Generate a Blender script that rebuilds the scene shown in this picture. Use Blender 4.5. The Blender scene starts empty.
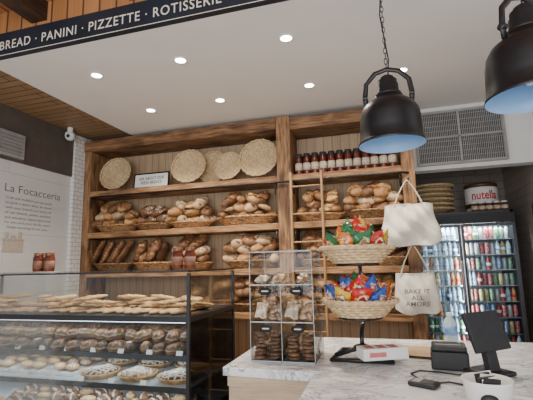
import bpy, bmesh, math, random
from mathutils import Vector, Matrix, Euler
random.seed(7)
S=bpy.context.scene; COL=S.collection
pi=math.pi; rad=math.radians
R_=random.uniform

# ------------------------------------------------------------ materials
def newmat(name):
    m=bpy.data.materials.new(name); m.use_nodes=True
    nt=m.node_tree; b=nt.nodes["Principled BSDF"]
    return m,nt,b
def c4(c): return (c[0],c[1],c[2],1)
def noisemat(name,c1,c2=None,rough=.6,metal=0,scale=8,stretch=(1,1,1),bump=0,emis=0,coord='Object',detail=4,lo=.35,hi=.65,coat=0,rand=0,knots=0):
    if c2 is None: c2=tuple(x*.88 for x in c1)
    m,nt,b=newmat(name); N=nt.nodes; L=nt.links
    tc=N.new('ShaderNodeTexCoord'); mp=N.new('ShaderNodeMapping'); mp.inputs['Scale'].default_value=stretch
    L.new(tc.outputs[coord],mp.inputs[0])
    no=N.new('ShaderNodeTexNoise'); no.inputs['Scale'].default_value=scale; no.inputs['Detail'].default_value=detail
    L.new(mp.outputs[0],no.inputs['Vector'])
    r=N.new('ShaderNodeValToRGB'); r.color_ramp.elements[0].position=lo; r.color_ramp.elements[1].position=hi
    r.color_ramp.elements[0].color=c4(c2); r.color_ramp.elements[1].color=c4(c1)
    L.new(no.outputs['Fac'],r.inputs[0]); out=r.outputs[0]
    if rand:
        oi=N.new('ShaderNodeObjectInfo'); hs=N.new('ShaderNodeHueSaturation')
        mr=N.new('ShaderNodeMapRange'); mr.inputs['To Min'].default_value=1-rand; mr.inputs['To Max'].default_value=1+rand
        L.new(oi.outputs['Random'],mr.inputs[0]); L.new(mr.outputs[0],hs.inputs['Value']); L.new(out,hs.inputs['Color']); out=hs.outputs[0]
    if knots:
        n2=N.new('ShaderNodeTexNoise'); n2.inputs['Scale'].default_value=5; n2.inputs['Detail'].default_value=3; n2.inputs['Distortion'].default_value=.6
        m2=N.new('ShaderNodeMapping'); m2.inputs['Scale'].default_value=tuple(min(1.4,max(.5,q)) for q in stretch); m2.inputs['Location'].default_value=(3.1,1.7,5.3)
        L.new(tc.outputs[coord],m2.inputs[0]); L.new(m2.outputs[0],n2.inputs['Vector'])
        r2=N.new('ShaderNodeValToRGB'); r2.color_ramp.elements[0].position=.30; r2.color_ramp.elements[0].color=(.24,.18,.14,1); r2.color_ramp.elements[1].position=.55; r2.color_ramp.elements[1].color=(1,1,1,1)
        L.new(n2.outputs['Fac'],r2.inputs[0]); mx=N.new('ShaderNodeMix'); mx.data_type='RGBA'; mx.blend_type='MULTIPLY'; mx.inputs[0].default_value=knots
        L.new(out,mx.inputs[6]); L.new(r2.outputs[0],mx.inputs[7]); out=mx.outputs[2]
    L.new(out,b.inputs['Base Color'])
    b.inputs['Roughness'].default_value=rough; b.inputs['Metallic'].default_value=metal
    b.inputs['Coat Weight'].default_value=coat
    if emis:
        L.new(out,b.inputs['Emission Color']); b.inputs['Emission Strength'].default_value=emis
    if bump:
        bp=N.new('ShaderNodeBump'); bp.inputs['Strength'].default_value=bump; bp.inputs['Distance'].default_value=.01
        L.new(no.outputs['Fac'],bp.inputs['Height']); L.new(bp.outputs[0],b.inputs['Normal'])
    return m
def woodmat(name,c1,c2,axis='X',scale=9,rough=.65,bump=.7,knots=.9):
    st={'X':(.6,6,6),'Y':(6,.6,6),'Z':(6,6,.6)}[axis]
    return noisemat(name,c1,c2,rough=rough,scale=scale,stretch=st,bump=bump,detail=7,lo=.32,hi=.68,knots=knots)
def brickmat(name,c1,c2,seam,uv,bw,bh,mortar=.004,rough=.6,grain=None,offset=.5,bump=.4):
    m,nt,b=newmat(name); N=nt.nodes; L=nt.links
    tc=N.new('ShaderNodeTexCoord'); sp=N.new('ShaderNodeSeparateXYZ'); cb=N.new('ShaderNodeCombineXYZ')
    L.new(tc.outputs['Object'],sp.inputs[0]); L.new(sp.outputs[uv[0]],cb.inputs[0]); L.new(sp.outputs[uv[1]],cb.inputs[1])
    br=N.new('ShaderNodeTexBrick'); br.inputs['Scale'].default_value=1; br.inputs['Brick Width'].default_value=bw
    br.inputs['Row Height'].default_value=bh; br.inputs['Mortar Size'].default_value=mortar; br.offset=offset
    br.inputs['Color1'].default_value=c4(c1); br.inputs['Color2'].default_value=c4(c2); br.inputs['Mortar'].default_value=c4(seam)
    L.new(cb.outputs[0],br.inputs['Vector'])
    mp=N.new('ShaderNodeMapping'); mp.inputs['Scale'].default_value=grain or (1,1,1); L.new(cb.outputs[0],mp.inputs[0])
    no=N.new('ShaderNodeTexNoise'); no.inputs['Scale'].default_value=5; no.inputs['Detail'].default_value=6; L.new(mp.outputs[0],no.inputs['Vector'])
    mr=N.new('ShaderNodeMapRange'); k=.35 if grain else .06; mr.inputs['To Min'].default_value=1-k; mr.inputs['To Max'].default_value=1+k; L.new(no.outputs['Fac'],mr.inputs[0])
    hs=N.new('ShaderNodeHueSaturation'); L.new(mr.outputs[0],hs.inputs['Value']); L.new(br.outputs[0],hs.inputs['Color'])
    L.new(hs.outputs[0],b.inputs['Base Color']); b.inputs['Roughness'].default_value=rough
    bp=N.new('ShaderNodeBump'); bp.invert=True; bp.inputs['Strength'].default_value=bump; bp.inputs['Distance'].default_value=.005
    L.new(br.outputs['Fac'],bp.inputs['Height']); L.new(bp.outputs[0],b.inputs['Normal'])
    return m
def glassmat(name,tint=(.95,.97,.97),refl=1.0,ior=1.4):
    m,nt,b=newmat(name); N=nt.nodes; L=nt.links
    N.remove(b); o=[n for n in N if n.type=='OUTPUT_MATERIAL'][0]
    t=N.new('ShaderNodeBsdfTransparent'); t.inputs[0].default_value=c4(tint)
    g=N.new('ShaderNodeBsdfGlossy'); g.inputs['Roughness'].default_value=.02
    f=N.new('ShaderNodeFresnel'); f.inputs[0].default_value=ior
    no=N.new('ShaderNodeTexNoise'); no.inputs['Scale'].default_value=3
    mu=N.new('ShaderNodeMath'); mu.operation='MULTIPLY'; mr=N.new('ShaderNodeMapRange'); mr.inputs['To Min'].default_value=.8*refl; mr.inputs['To Max'].default_value=1.0*refl
    L.new(no.outputs['Fac'],mr.inputs[0]); L.new(f.outputs[0],mu.inputs[0]); L.new(mr.outputs[0],mu.inputs[1])
    x=N.new('ShaderNodeMixShader'); L.new(mu.outputs[0],x.inputs[0]); L.new(t.outputs[0],x.inputs[1]); L.new(g.outputs[0],x.inputs[2]); L.new(x.outputs[0],o.inputs[0])
    return m
def marblemat(name):
    m,nt,b=newmat(name); N=nt.nodes; L=nt.links
    tc=N.new('ShaderNodeTexCoord'); mp=N.new('ShaderNodeMapping'); mp.inputs['Rotation'].default_value=(0,0,.5); mp.inputs['Scale'].default_value=(1,2.6,1)
    L.new(tc.outputs['Object'],mp.inputs[0])
    no=N.new('ShaderNodeTexNoise'); no.inputs['Scale'].default_value=3.2; no.inputs['Detail'].default_value=9; no.inputs['Roughness'].default_value=.62; no.inputs['Distortion'].default_value=1.3
    L.new(mp.outputs[0],no.inputs['Vector'])
    r=N.new('ShaderNodeValToRGB'); e=r.color_ramp.elements
    e[0].position=.36; e[0].color=(.70,.70,.71,1); e[1].position=.66; e[1].color=(.86,.85,.84,1)
    for p,c in ((.45,.80),(.49,.30),(.525,.82),(.57,.46),(.60,.85)):
        k=e.new(p); k.color=(c,c*1.0,c*1.02,1)
    L.new(no.outputs['Fac'],r.inputs[0]); L.new(r.outputs[0],b.inputs['Base Color']); b.inputs['Roughness'].default_value=.22
    return m
M={}
M['white']=noisemat('painted_white',(.82,.81,.79),(.78,.77,.75),rough=.7,scale=2)
M['ceil']=noisemat('ceiling_paint',(.88,.85,.815),(.85,.82,.785),rough=.8,scale=1.5)
M['wallw']=brickmat('left_wall_boards',(.64,.635,.63),(.62,.615,.61),(.48,.48,.48),(1,2),6,.6,.003,rough=.6)
M['tilew']=brickmat('white_tile',(.78,.78,.77),(.73,.73,.73),(.38,.38,.38),(1,2),.10,.05,.003,rough=.25)
M['tileb']=brickmat('grey_brown_tile',(.36,.30,.25),(.28,.24,.21),(.16,.14,.12),(1,2),.3,.1,.004,rough=.3)
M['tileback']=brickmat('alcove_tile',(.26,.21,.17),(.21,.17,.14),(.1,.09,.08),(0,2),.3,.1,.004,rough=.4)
M['back']=brickmat('back_planks',(.50,.35,.215),(.44,.30,.18),(.20,.13,.07),(2,0),4,.095,.003,rough=.6,grain=(.5,10,1))
M['planks']=brickmat('ceiling_planks',(.35,.22,.115),(.29,.18,.09),(.08,.05,.028),(0,1),3,.09,.006,rough=.5,grain=(.5,8,1))
M['orange']=brickmat('front_ceiling_planks',(.48,.21,.08),(.38,.16,.055),(.10,.05,.025),(1,0),3,.14,.008,rough=.5,grain=(.5,8,1))
M['beam']=woodmat('dark_beam',(.10,.05,.025),(.05,.025,.015),'Y')
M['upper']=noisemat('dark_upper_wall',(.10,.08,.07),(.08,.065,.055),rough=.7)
M['shelfX']=woodmat('rustic_shelf_wood',(.54,.30,.135),(.21,.10,.042),'X')
M['shelfZ']=woodmat('rustic_post_wood',(.45,.245,.11),(.16,.075,.03),'Z')
M['shelfD']=woodmat('beam_wood',(.38,.195,.085),(.10,.042,.018),'X')
M['ladder']=woodmat('ladder_wood',(.46,.28,.135),(.28,.16,.07),'Z',knots=.4)
M['panel']=woodmat('counter_panel_wood',(.62,.46,.32),(.50,.36,.24),'X',rough=.6,knots=.3)
M['floor']=brickmat('floor_tile',(.25,.24,.23),(.22,.21,.2),(.12,.12,.12),(0,1),.6,.6,.006,rough=.4)
M['navy']=noisemat('navy_banner',(.016,.02,.033),(.011,.014,.024),rough=.5,scale=4)
M['black']=noisemat('black_metal',(.012,.012,.014),(.008,.008,.009),rough=.38,scale=20)
M['blackm']=noisemat('black_matte_plastic',(.018,.018,.02),(.013,.013,.015),rough=.55,scale=30)
M['ink']=noisemat('dark_ink',(.05,.05,.055),(.04,.04,.045),rough=.8)
M['grayink']=noisemat('grey_ink',(.26,.24,.23),(.22,.20,.19),rough=.8)
M['lightink']=noisemat('soft_grey_print',(.17,.16,.15),(.12,.11,.105),rough=.8)
M['beige']=noisemat('pale_beige_ink',(.50,.43,.35),(.44,.37,.30),rough=.8,scale=30)
M['cream']=noisemat('cream_letters',(.78,.72,.60),(.72,.66,.54),rough=.6)
M['paper']=noisemat('white_card',(.82,.81,.78),(.77,.76,.73),rough=.7)
M['wicker']=noisemat('wicker',(.50,.28,.12),(.17,.085,.035),rough=.6,scale=40,bump=.6,rand=.4)
M['wickerl']=noisemat('pale_wicker',(.78,.58,.34),(.55,.35,.17),rough=.6,scale=40,bump=.5,rand=.1)
M['straw']=noisemat('pale_straw',(.72,.54,.32),(.44,.30,.15),rough=.75,scale=50,bump=.6,rand=.08)
M['crust']=noisemat('bread_crust',(.56,.31,.125),(.25,.11,.038),rough=.5,scale=10,bump=.5,rand=.35)
M['crustd']=noisemat('dark_bread_crust',(.25,.115,.05),(.08,.034,.016),rough=.5,scale=10,bump=.6,rand=.35)
M['crumb']=noisemat('floured_bread',(.78,.62,.42),(.50,.32,.16),rough=.8,scale=14,bump=.4,rand=.15)
M['past']=noisemat('golden_pastry',(.72,.48,.22),(.40,.20,.07),rough=.5,scale=16,bump=.4,rand=.25)
M['pastd']=noisemat('brown_pastry',(.22,.11,.05),(.07,.032,.016),rough=.45,scale=14,bump=.4,rand=.35)
M['sugar']=noisemat('sugar_dusting',(.78,.73,.66),(.52,.41,.30),rough=.85,scale=30,bump=.5)
M['leaf']=noisemat('sandwich_filling',(.10,.15,.045),(.34,.20,.11),rough=.5,scale=45,bump=.5,lo=.4,hi=.55)
M['cookie']=noisemat('dark_cookie',(.16,.08,.04),(.05,.025,.015),rough=.6,scale=40,bump=.4,rand=.3)
M['treat']=noisemat('treat_bag_brown',(.50,.32,.18),(.12,.06,.035),rough=.22,scale=30,bump=.3,rand=.45,coat=.5)
M['treatp']=noisemat('treat_bag_pale',(.74,.66,.54),(.42,.24,.12),rough=.22,scale=24,bump=.3,rand=.3,coat=.5)
M['glass']=glassmat('clear_glass',refl=.55,ior=1.42)
M['glasss']=glassmat('dimmed_side_glass',(.42,.43,.44),refl=.6,ior=1.42)  # dark tint stands in for the dim interior behind the glass
M['glasst']=glassmat('case_top_glass',refl=.8,ior=1.42)
M['acryl']=glassmat('clear_acrylic',(.94,.96,.96),refl=.7)
M['glassd']=glassmat('fridge_glass',(.88,.92,.94),refl=.3)
M['gshelf']=noisemat('white_shelf',(.62,.68,.72),(.54,.60,.65),rough=.2,scale=5)
M['dshelf']=noisemat('dark_shelf',(.06,.06,.065),(.045,.045,.05),rough=.25,scale=5)
M['marble']=marblemat('grey_veined_marble')
M['steel']=noisemat('brushed_steel',(.5,.5,.5),(.4,.4,.4),rough=.3,metal=1,scale=30)
M['silver']=noisemat('silver_frame',(.36,.36,.37),(.30,.30,.31),rough=.35,metal=.4,scale=30)
M['dframe']=noisemat('dark_door_frame',(.06,.06,.065),(.045,.045,.05),rough=.3,metal=.3,scale=30)
M['inner']=noisemat('lamp_inner_daylight_blue',(.34,.57,.86),(.29,.51,.82),rough=.35,scale=5)  # blue of reflected daylight is put into the lining and bulb colours
M['bulb']=noisemat('lamp_bulb',(.72,.82,.92),(.68,.78,.88),rough=.2)
M['lite']=noisemat('downlight_glow',(1,.93,.82),(1,.92,.8),emis=28)
M['strip']=noisemat('light_strip_glow',(.85,.93,1),(.82,.9,1),emis=3)
M['canvas']=noisemat('canvas_cloth',(.84,.79,.69),(.74,.69,.59),rough=.9,scale=6,bump=.3)
M['kraft']=noisemat('kraft_paper',(.50,.34,.20),(.42,.28,.16),rough=.8,scale=8,bump=.3)
M['red']=noisemat('red_paint',(.60,.035,.03),(.48,.02,.02),rough=.35)
M['pink']=noisemat('faded_red_print',(.62,.20,.18),(.55,.15,.14),rough=.6,scale=40)
M['sauce']=noisemat('tomato_sauce',(.15,.020,.011),(.06,.009,.006),rough=.2,scale=12)
M['browns']=noisemat('brown_preserve',(.17,.035,.018),(.06,.014,.009),rough=.2,scale=12)
M['fridgein']=noisemat('fridge_liner',(.50,.56,.59),(.45,.51,.54),rough=.4)
M['vent']=noisemat('vent_dark',(.05,.05,.05),(.035,.035,.035),rough=.6)
M['ventg']=noisemat('vent_grey',(.36,.35,.34),(.30,.29,.28),rough=.5)

# ------------------------------------------------------------ mesh builder
class MB:
    def __init__(s): s.v=[];s.f=[];s.m=[];s.s=[]
    def add(s,vs,fs,mi=0,sm=False):
        o=len(s.v); s.v+= [tuple(v) for v in vs]
        for f in fs: s.f.append([i+o for i in f]); s.m.append(mi); s.s.append(sm)
        return s
    def box(s,x0,x1,y0,y1,z0,z1,mi=0,rot=None,piv=None):
        vs=[Vector((x,y,z)) for x in (x0,x1) for y in (y0,y1) for z in (z0,z1)]
        if rot is not None:
            p=Vector(piv) if piv else Vector(((x0+x1)/2,(y0+y1)/2,(z0+z1)/2)); r=Euler(rot).to_matrix()
            vs=[r@(v-p)+p for v in vs]
        return s.add(vs,[(0,1,3,2),(4,6,7,5),(0,4,5,1),(2,3,7,6),(0,2,6,4),(1,5,7,3)],mi)
    def lathe(s,prof,n=24,mi=0,c=(0,0,0),sx=1,sy=1,sm=True,fr=None,rot=None):
        vs=[];r=Euler(rot).to_matrix() if rot else None
        for k,(ra,z) in enumerate(prof):
            for i in range(n):
                a=2*pi*i/n; rr=ra*(fr(a,k) if fr else 1)
                v=Vector((rr*math.cos(a)*sx,rr*math.sin(a)*sy,z))
                if r: v=r@v
                vs.append(v+Vector(c))
        fs=[(k*n+i,k*n+(i+1)%n,(k+1)*n+(i+1)%n,(k+1)*n+i) for k in range(len(prof)-1) for i in range(n)]
        return s.add(vs,fs,mi,sm)
    def cyl(s,c,r,h,n=20,mi=0,r2=None,rot=None,sm=True):
        r2=r if r2 is None else r2
        return s.lathe([(0,0),(r,0),(r,0.0001),(r2,h-.0001),(r2,h),(0,h)],n,mi,c,rot=rot,sm=sm)
    def tube(s,pts,r,n=8,mi=0,closed=False,flat=1.0):
        P=[Vector(p) for p in pts]; m=len(P); rs=r if isinstance(r,(list,tuple)) else [r]*m
        vs=[];up=None
        for i in range(m):
            a=P[(i-1)%m] if (closed or i>0) else P[i]; b=P[(i+1)%m] if (closed or i<m-1) else P[i]
            t=(b-a).normalized()
            if up is None:
                up=Vector((0,0,1)) if abs(t.z)<.9 else Vector((1,0,0))
            up=(up-t*up.dot(t)).normalized(); sd=t.cross(up)
            for k in range(n):
                g=2*pi*k/n; vs.append(P[i]+(up*math.cos(g)*flat+sd*math.sin(g))*rs[i])
        fs=[((i*n+k),(i*n+(k+1)%n),(((i+1)%m)*n+(k+1)%n),(((i+1)%m)*n+k)) for i in range(m if closed else m-1) for k in range(n)]
        if not closed: fs+= [tuple(range(n))[::-1],tuple((m-1)*n+k for k in range(n))]
        return s.add(vs,fs,mi,True)
    def mesh(s,name,mats,merge=True):
        me=bpy.data.meshes.new(name); me.from_pydata(s.v,[],s.f)
        for q in mats: me.materials.append(q)
        me.polygons.foreach_set('material_index',s.m); me.polygons.foreach_set('use_smooth',s.s); me.update()
        bm=bmesh.new(); bm.from_mesh(me)
        if merge: bmesh.ops.remove_doubles(bm,verts=bm.verts,dist=2e-5)
        bmesh.ops.recalc_face_normals(bm,faces=bm.faces); bm.to_mesh(me); bm.free()
        return me
def meta(o,label=None,cat=None,group=None,kind=None):
    if label: o['label']=label
    if cat: o['category']=cat
    if group: o['group']=group
    if kind: o['kind']=kind
def ob(name,me,mats=None,parent=None,loc=(0,0,0),rot=(0,0,0),scale=None,label=None,cat=None,group=None,kind=None,bevel=0):
    if isinstance(me,MB): me=me.mesh(name,mats)
    o=bpy.data.objects.new(name,me); COL.objects.link(o)
    o.location=loc; o.rotation_euler=rot
    if scale is not None: o.scale=(scale,)*3 if not hasattr(scale,'__len__') else scale
    if parent: o.parent=parent
    if bevel:
        b=o.modifiers.new('bevel','BEVEL'); b.width=bevel; b.segments=2; b.limit_method='ANGLE'; b.angle_limit=rad(40)
    meta(o,label,cat,group,kind); return o
def empty(name,loc=(0,0,0),rot=(0,0,0),**k):
    o=bpy.data.objects.new(name,None); COL.objects.link(o); o.location=loc; o.rotation_euler=rot; o.empty_display_size=.05
    meta(o,**k); return o
def dup(src,loc,rot=None,scale=None,label=None):
    n=src.copy(); COL.objects.link(n); n.location=loc
    if rot is not None: n.rotation_euler=rot
    if scale is not None: n.scale=(scale,)*3 if not hasattr(scale,'__len__') else scale
    if label: n['label']=label
    def rec(a,b):
        for ch in list(a.children):
            q=ch.copy(); COL.objects.link(q); q.parent=b; rec(ch,q)
    rec(src,n); return n
def textmesh(body,w=None,h=None,mats=None,align='CENTER',spacing=1.0,bold=0):
    cu=bpy.data.curves.new('lettering','FONT'); cu.body=body; cu.align_x=align; cu.align_y='CENTER'; cu.extrude=0; cu.space_character=spacing; cu.resolution_u=3; cu.offset=bold
    o=bpy.data.objects.new('tmp',cu); COL.objects.link(o); bpy.context.view_layer.update()
    me=bpy.data.meshes.new_from_object(o.evaluated_get(bpy.context.evaluated_depsgraph_get()))
    bpy.data.objects.remove(o)
    xs=[v.co.x for v in me.vertices]; ys=[v.co.y for v in me.vertices]
    W=max(xs)-min(xs); H=max(ys)-min(ys); cx=(max(xs)+min(xs))/2; cy=(max(ys)+min(ys))/2
    sx=w/W if w else h/H; sy=h/H if h else w/W
    for v in me.vertices:
        v.co.x=(v.co.x-(cx if align=='CENTER' else min(xs)))*sx; v.co.y=(v.co.y-cy)*sy
    me.materials.clear()
    for q in mats or [M['ink']]: me.materials.append(q)
    return me

# ------------------------------------------------------------ camera
cam=bpy.data.objects.new("camera",bpy.data.cameras.new("camera")); COL.objects.link(cam)
cam.data.lens=400/533*36; cam.data.clip_start=.05
RR=Matrix.Rotation(rad(16),3,'Z')@Matrix.Rotation(rad(99),3,'X')@Matrix.Rotation(-0.025,3,'Z')
cam.matrix_world=Matrix.Translation((0,0,1.45))@RR.to_4x4(); S.camera=cam

# ------------------------------------------------------------ room shell
def struct(name,mb,mats,**k): return ob(name,mb,mats,kind='structure',**k)
struct('floor',MB().box(-3.7,2.2,-1,5.7,-.1,0),[M['floor']])
struct('wall_back',MB().box(-3.7,.26,4.37,4.5,0,3.02),[M['back']])
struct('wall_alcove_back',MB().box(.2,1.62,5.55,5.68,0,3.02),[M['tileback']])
struct('wall_alcove_side',MB().box(.14,.26,4.5,5.55,0,3.02),[M['white']])
struct('wall_right',MB().box(1.5,1.62,2.3,5.55,0,3.02),[M['tileb']])
struct('wall_left',MB().box(-3.65,-3.5,.4,4.37,0,3.06),[M['wallw']])
struct('wall_bulkhead',MB().box(.26,1.5,4.35,4.5,2.36,3.02),[M['white']])
struct('ceiling',MB().box(-2.83,1.62,2.17,5.68,3.02,3.19),[M['ceil']])
struct('ceiling_planks',MB().box(-3.65,-2.83,.4,4.5,3.06,3.18),[M['planks']])
struct('ceiling_front',MB().box(-3.65,2.2,-.6,2.4,3.42,3.5),[M['orange']])
struct('upper_wall_band',MB().box(-3.5,-3.485,.4,3.82,2.52,3.06),[M['upper']])  # thin dark band over the top of the left wall
struct('trim_2',MB().box(-3.5,-3.46,3.82,3.99,0,3.03),[M['tilew']])
struct('trim_3',MB().box(-3.65,2.2,2.17,2.25,3.19,3.42),[M['orange']])
for i,x in enumerate((-3.2,-2.35,-1.5,-.65)):
    struct('ceiling_beam_%d'%(i+1),MB().box(x-.07,x+.07,-.6,2.17,3.27,3.42),[M['beam']])

# banner
bn=ob('menu_banner',MB().box(-3.6,1.7,2.12,2.165,3.02,3.205),[M['navy']],label='long navy fascia banner with cream food lettering',cat='sign')
t=textmesh("/BREAD · PANINI · PIZZETTE · ROTISSERIE",w=1.815,h=.070,mats=[M['cream']],spacing=1.12,bold=.008)
ob('lettering',t,parent=bn,loc=(-1.775,2.116,3.100),rot=(rad(90),0,0),label='cream capital lettering')
ob('border',MB().box(-3.6,1.7,2.117,2.12,3.022,3.026),[M['cream']],parent=bn,label='thin cream border line')

# downlights
dl=empty('downlight',(-2.18,2.6,3.02),label='round recessed ceiling downlight, lit warm white',cat='light',group='recessed ceiling downlights')
ob('trim_ring',MB().lathe([(.040,.0),(.040,-.004),(.054,-.005),(.058,0)],28),[M['paper']],parent=dl)
ob('lens',MB().lathe([(0,-.002),(.040,-.002)],28),[M['lite']],parent=dl)
pts=[(-2.18,2.6),(-1.41,2.6),(-.56,2.56),(.25,3.34),(-.54,3.37),(-1.42,3.41),(-2.18,3.41)]
for x,y in pts[1:]: dup(dl,(x,y,3.02))
for i,(x,y) in enumerate(pts):
    ld=bpy.data.lights.new('downlight_lamp','SPOT'); ld.energy=88; ld.color=(1,.88,.72); ld.spot_size=rad(118); ld.spot_blend=.8; ld.shadow_soft_size=.05
    lo=bpy.data.objects.new('downlight_lamp',ld); COL.objects.link(lo); lo.location=(x,y,3.0)

# left wall writing
wt=empty('printed_story_text',(-3.4995,3.32,1.55),label='grey printed story text on white wall',cat='sign')
ob('lettering',textmesh("La Focacceria",w=.70,h=.078,mats=[M['grayink']]),parent=wt,loc=(.003,0,.70),rot=(rad(90),0,rad(90)))
lines=["Craft and tradition are our pride","so grab a warm slice, sit down","with your friends and enjoy all","of our breads, panini, pizzette","and rotisserie, baked here fresh","for you and your family every","single morning of the year."]
for i,b in enumerate(lines):
    me=textmesh(b,w=.56 if i<6 else .5,h=.032,mats=[M['grayink']]); ob('lettering',me,parent=wt,loc=(.003,-.05,.60-.048*i),rot=(rad(90),0,rad(90)))
sk=MB().box(0,.002,-.36,-.13,-.02,.09).box(0,.002,-.37,-.12,.095,.11).box(0,.002,-.34,-.30,.115,.17).box(0,.002,-.28,-.21,.115,.145).box(0,.002,-.19,-.15,.115,.18)
ob('block_drawing',sk,[M['beige']],parent=wt,loc=(.003,.03,.09))

lv=MB().box(-3.485,-3.45,2.72,3.12,2.55,2.80)
ve=ob('air_vent',lv,[M['ventg']],label='grey slatted air vent on dark wall',cat='vent',bevel=.004)
for i in range(6): ob('slat',MB().box(-3.45,-3.435,2.75,3.09,2.58+.035*i,2.60+.035*i),[M['silver']],parent=ve)
sc=empty('security_camera',(-3.40,3.66,3.06),label='small white security camera under plank ceiling',cat='camera')
ob('mount',MB().cyl((0,0,-.05),.03,.05),[M['paper']],parent=sc)
ob('housing',MB().lathe([(0,-.15),(.03,-.145),(.05,-.12),(.055,-.09),(.05,-.06),(.0,-.05)],20),[M['paper']],parent=sc)
ob('lens',MB().lathe([(0,0),(.02,0),(.018,.012),(0,.016)],16,rot=(rad(90),0,0)),[M['blackm']],parent=sc,loc=(.02,-.046,-.11))

gv=ob('ventilation_grille',MB().box(.42,1.22,4.325,4.35,2.42,2.95),[M['vent']],label='large grey ribbed ventilation grille on white bulkhead',cat='vent')
fr=MB().box(.40,1.24,4.31,4.35,2.40,2.425).box(.40,1.24,4.31,4.35,2.945,2.97).box(.40,.425,4.31,4.35,2.42,2.95).box(1.215,1.24,4.31,4.35,2.42,2.95).box(.81,.83,4.31,4.33,2.42,2.95).box(.425,1.215,4.31,4.33,2.675,2.69)
ob('frame',fr,[M['ventg']],parent=gv)
g=MB()
for i in range(46): x=.434+i*.0172; g.box(x,x+.006,4.315,4.325,2.425,2.945)
for i in range(9): z=2.475+i*.055; g.box(.425,1.215,4.318,4.323,z,z+.004)
ob('louvre',g,[M['ventg']],parent=gv)

# ------------------------------------------------------------ shelving
sh=empty('bread_shelving',(-1.6,4.17,0),label='rustic wooden shelving holding bread baskets',cat='shelf')
def sp(name,mb,mt,bev=.006,**k):
    o=ob(name,mb,[mt],parent=sh,bevel=bev,**k); o.location=(1.6,-4.17,0); return o
sp('post',MB().box(-3.50,-3.38,4.0,4.36,0,3.0),M['shelfZ'])
sp('post',MB().box(-1.02,-.87,3.98,4.36,0,3.0),M['shelfZ'])
sp('post',MB().box(.22,.34,4.0,4.36,0,2.98),M['shelfZ'])
sp('beam',MB().box(-3.50,-1.02,3.97,4.36,2.86,2.99),M['shelfD'])
sp('beam',MB().box(-.87,.22,3.97,4.36,2.84,2.97),M['shelfD'])
for z in (2.295,1.795,1.335,.89,.35):
    sp('shelf_board',MB().box(-3.38,-1.02,4.0,4.36,z,z+.065),M['shelfX'])
    sp('shelf_board',MB().box(-.87,.22,4.0,4.36,z,z+.065),M['shelfX'])
for x in (-3.36,-1.05,-.85,.2):
    for z in (2.295,1.795,1.335):
        sp('bracket',MB().tube([(x,4.01,z-.14),(x,4.01,z-.006),(x,4.3,z-.006)],.008,6),M['black'],0)
lr=ob('ladder_rail',MB().tube([(-3.3,3.95,2.28),(.2,3.95,2.28),(.28,3.999,2.28)],.011,8),[M['black']],label='black iron ladder rail along shelving front',cat='rail')
ld=empty('ladder',(-.70,3.80,0),rot=(rad(-2.5),0,0),label='narrow wooden library ladder leaning against shelving',cat='ladder')
for x in (-.155,.155): ob('rail',MB().box(x-.011,x+.011,-.022,.022,0,2.36),[M['ladder']],parent=ld,bevel=.004)
for i in range(8): ob('rung',MB().cyl((-.144,0,.25+i*.28),.009,.288,12,rot=(0,rad(90),0)),[M['ladder']],parent=ld)

# ------------------------------------------------------------ baskets
def basketmesh(name,rx,ry,h,flare=.78,rows=6,k=22,mt=None,tr=.0085):
    b=MB(); n=k*4
    for j in range(rows):
        f=j/(rows-1); s=flare+(1-flare)*f; z=.008+f*(h-.012)
        b.tube([((rx*s+.005*math.sin(k*a/1+j*pi))*math.cos(a),(ry*s+.005*math.sin(k*a+j*pi))*math.sin(a),z) for a in [2*pi*i/n for i in range(n)]],tr+h*.01,6,closed=True)
    b.lathe([(0,.004),(flare*.97,.004),(.965,h-.01),(.93,h-.01),(flare*.93,.012),(0,.012)],40,sx=rx,sy=ry)
    for d in (0,pi):
        b.tube([((rx+.006+.004*math.cos(16*a+d))*math.cos(a),(ry+.006+.004*math.cos(16*a+d))*math.sin(a),h+.005*math.sin(16*a+d)) for a in [2*pi*i/96 for i in range(96)]],.010,6,closed=True)
    return b.mesh(name,[mt])
BK_L=basketmesh('oval_basket',.29,.150,.10,mt=M['wicker'],rows=6,flare=.7)
BK_M=basketmesh('oval_basket_small',.22,.145,.09,mt=M['wicker'],k=18,rows=6,flare=.72)
BK_R=basketmesh('round_basket',.185,.185,.08,mt=M['wickerl'],flare=.66,k=18)

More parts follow.
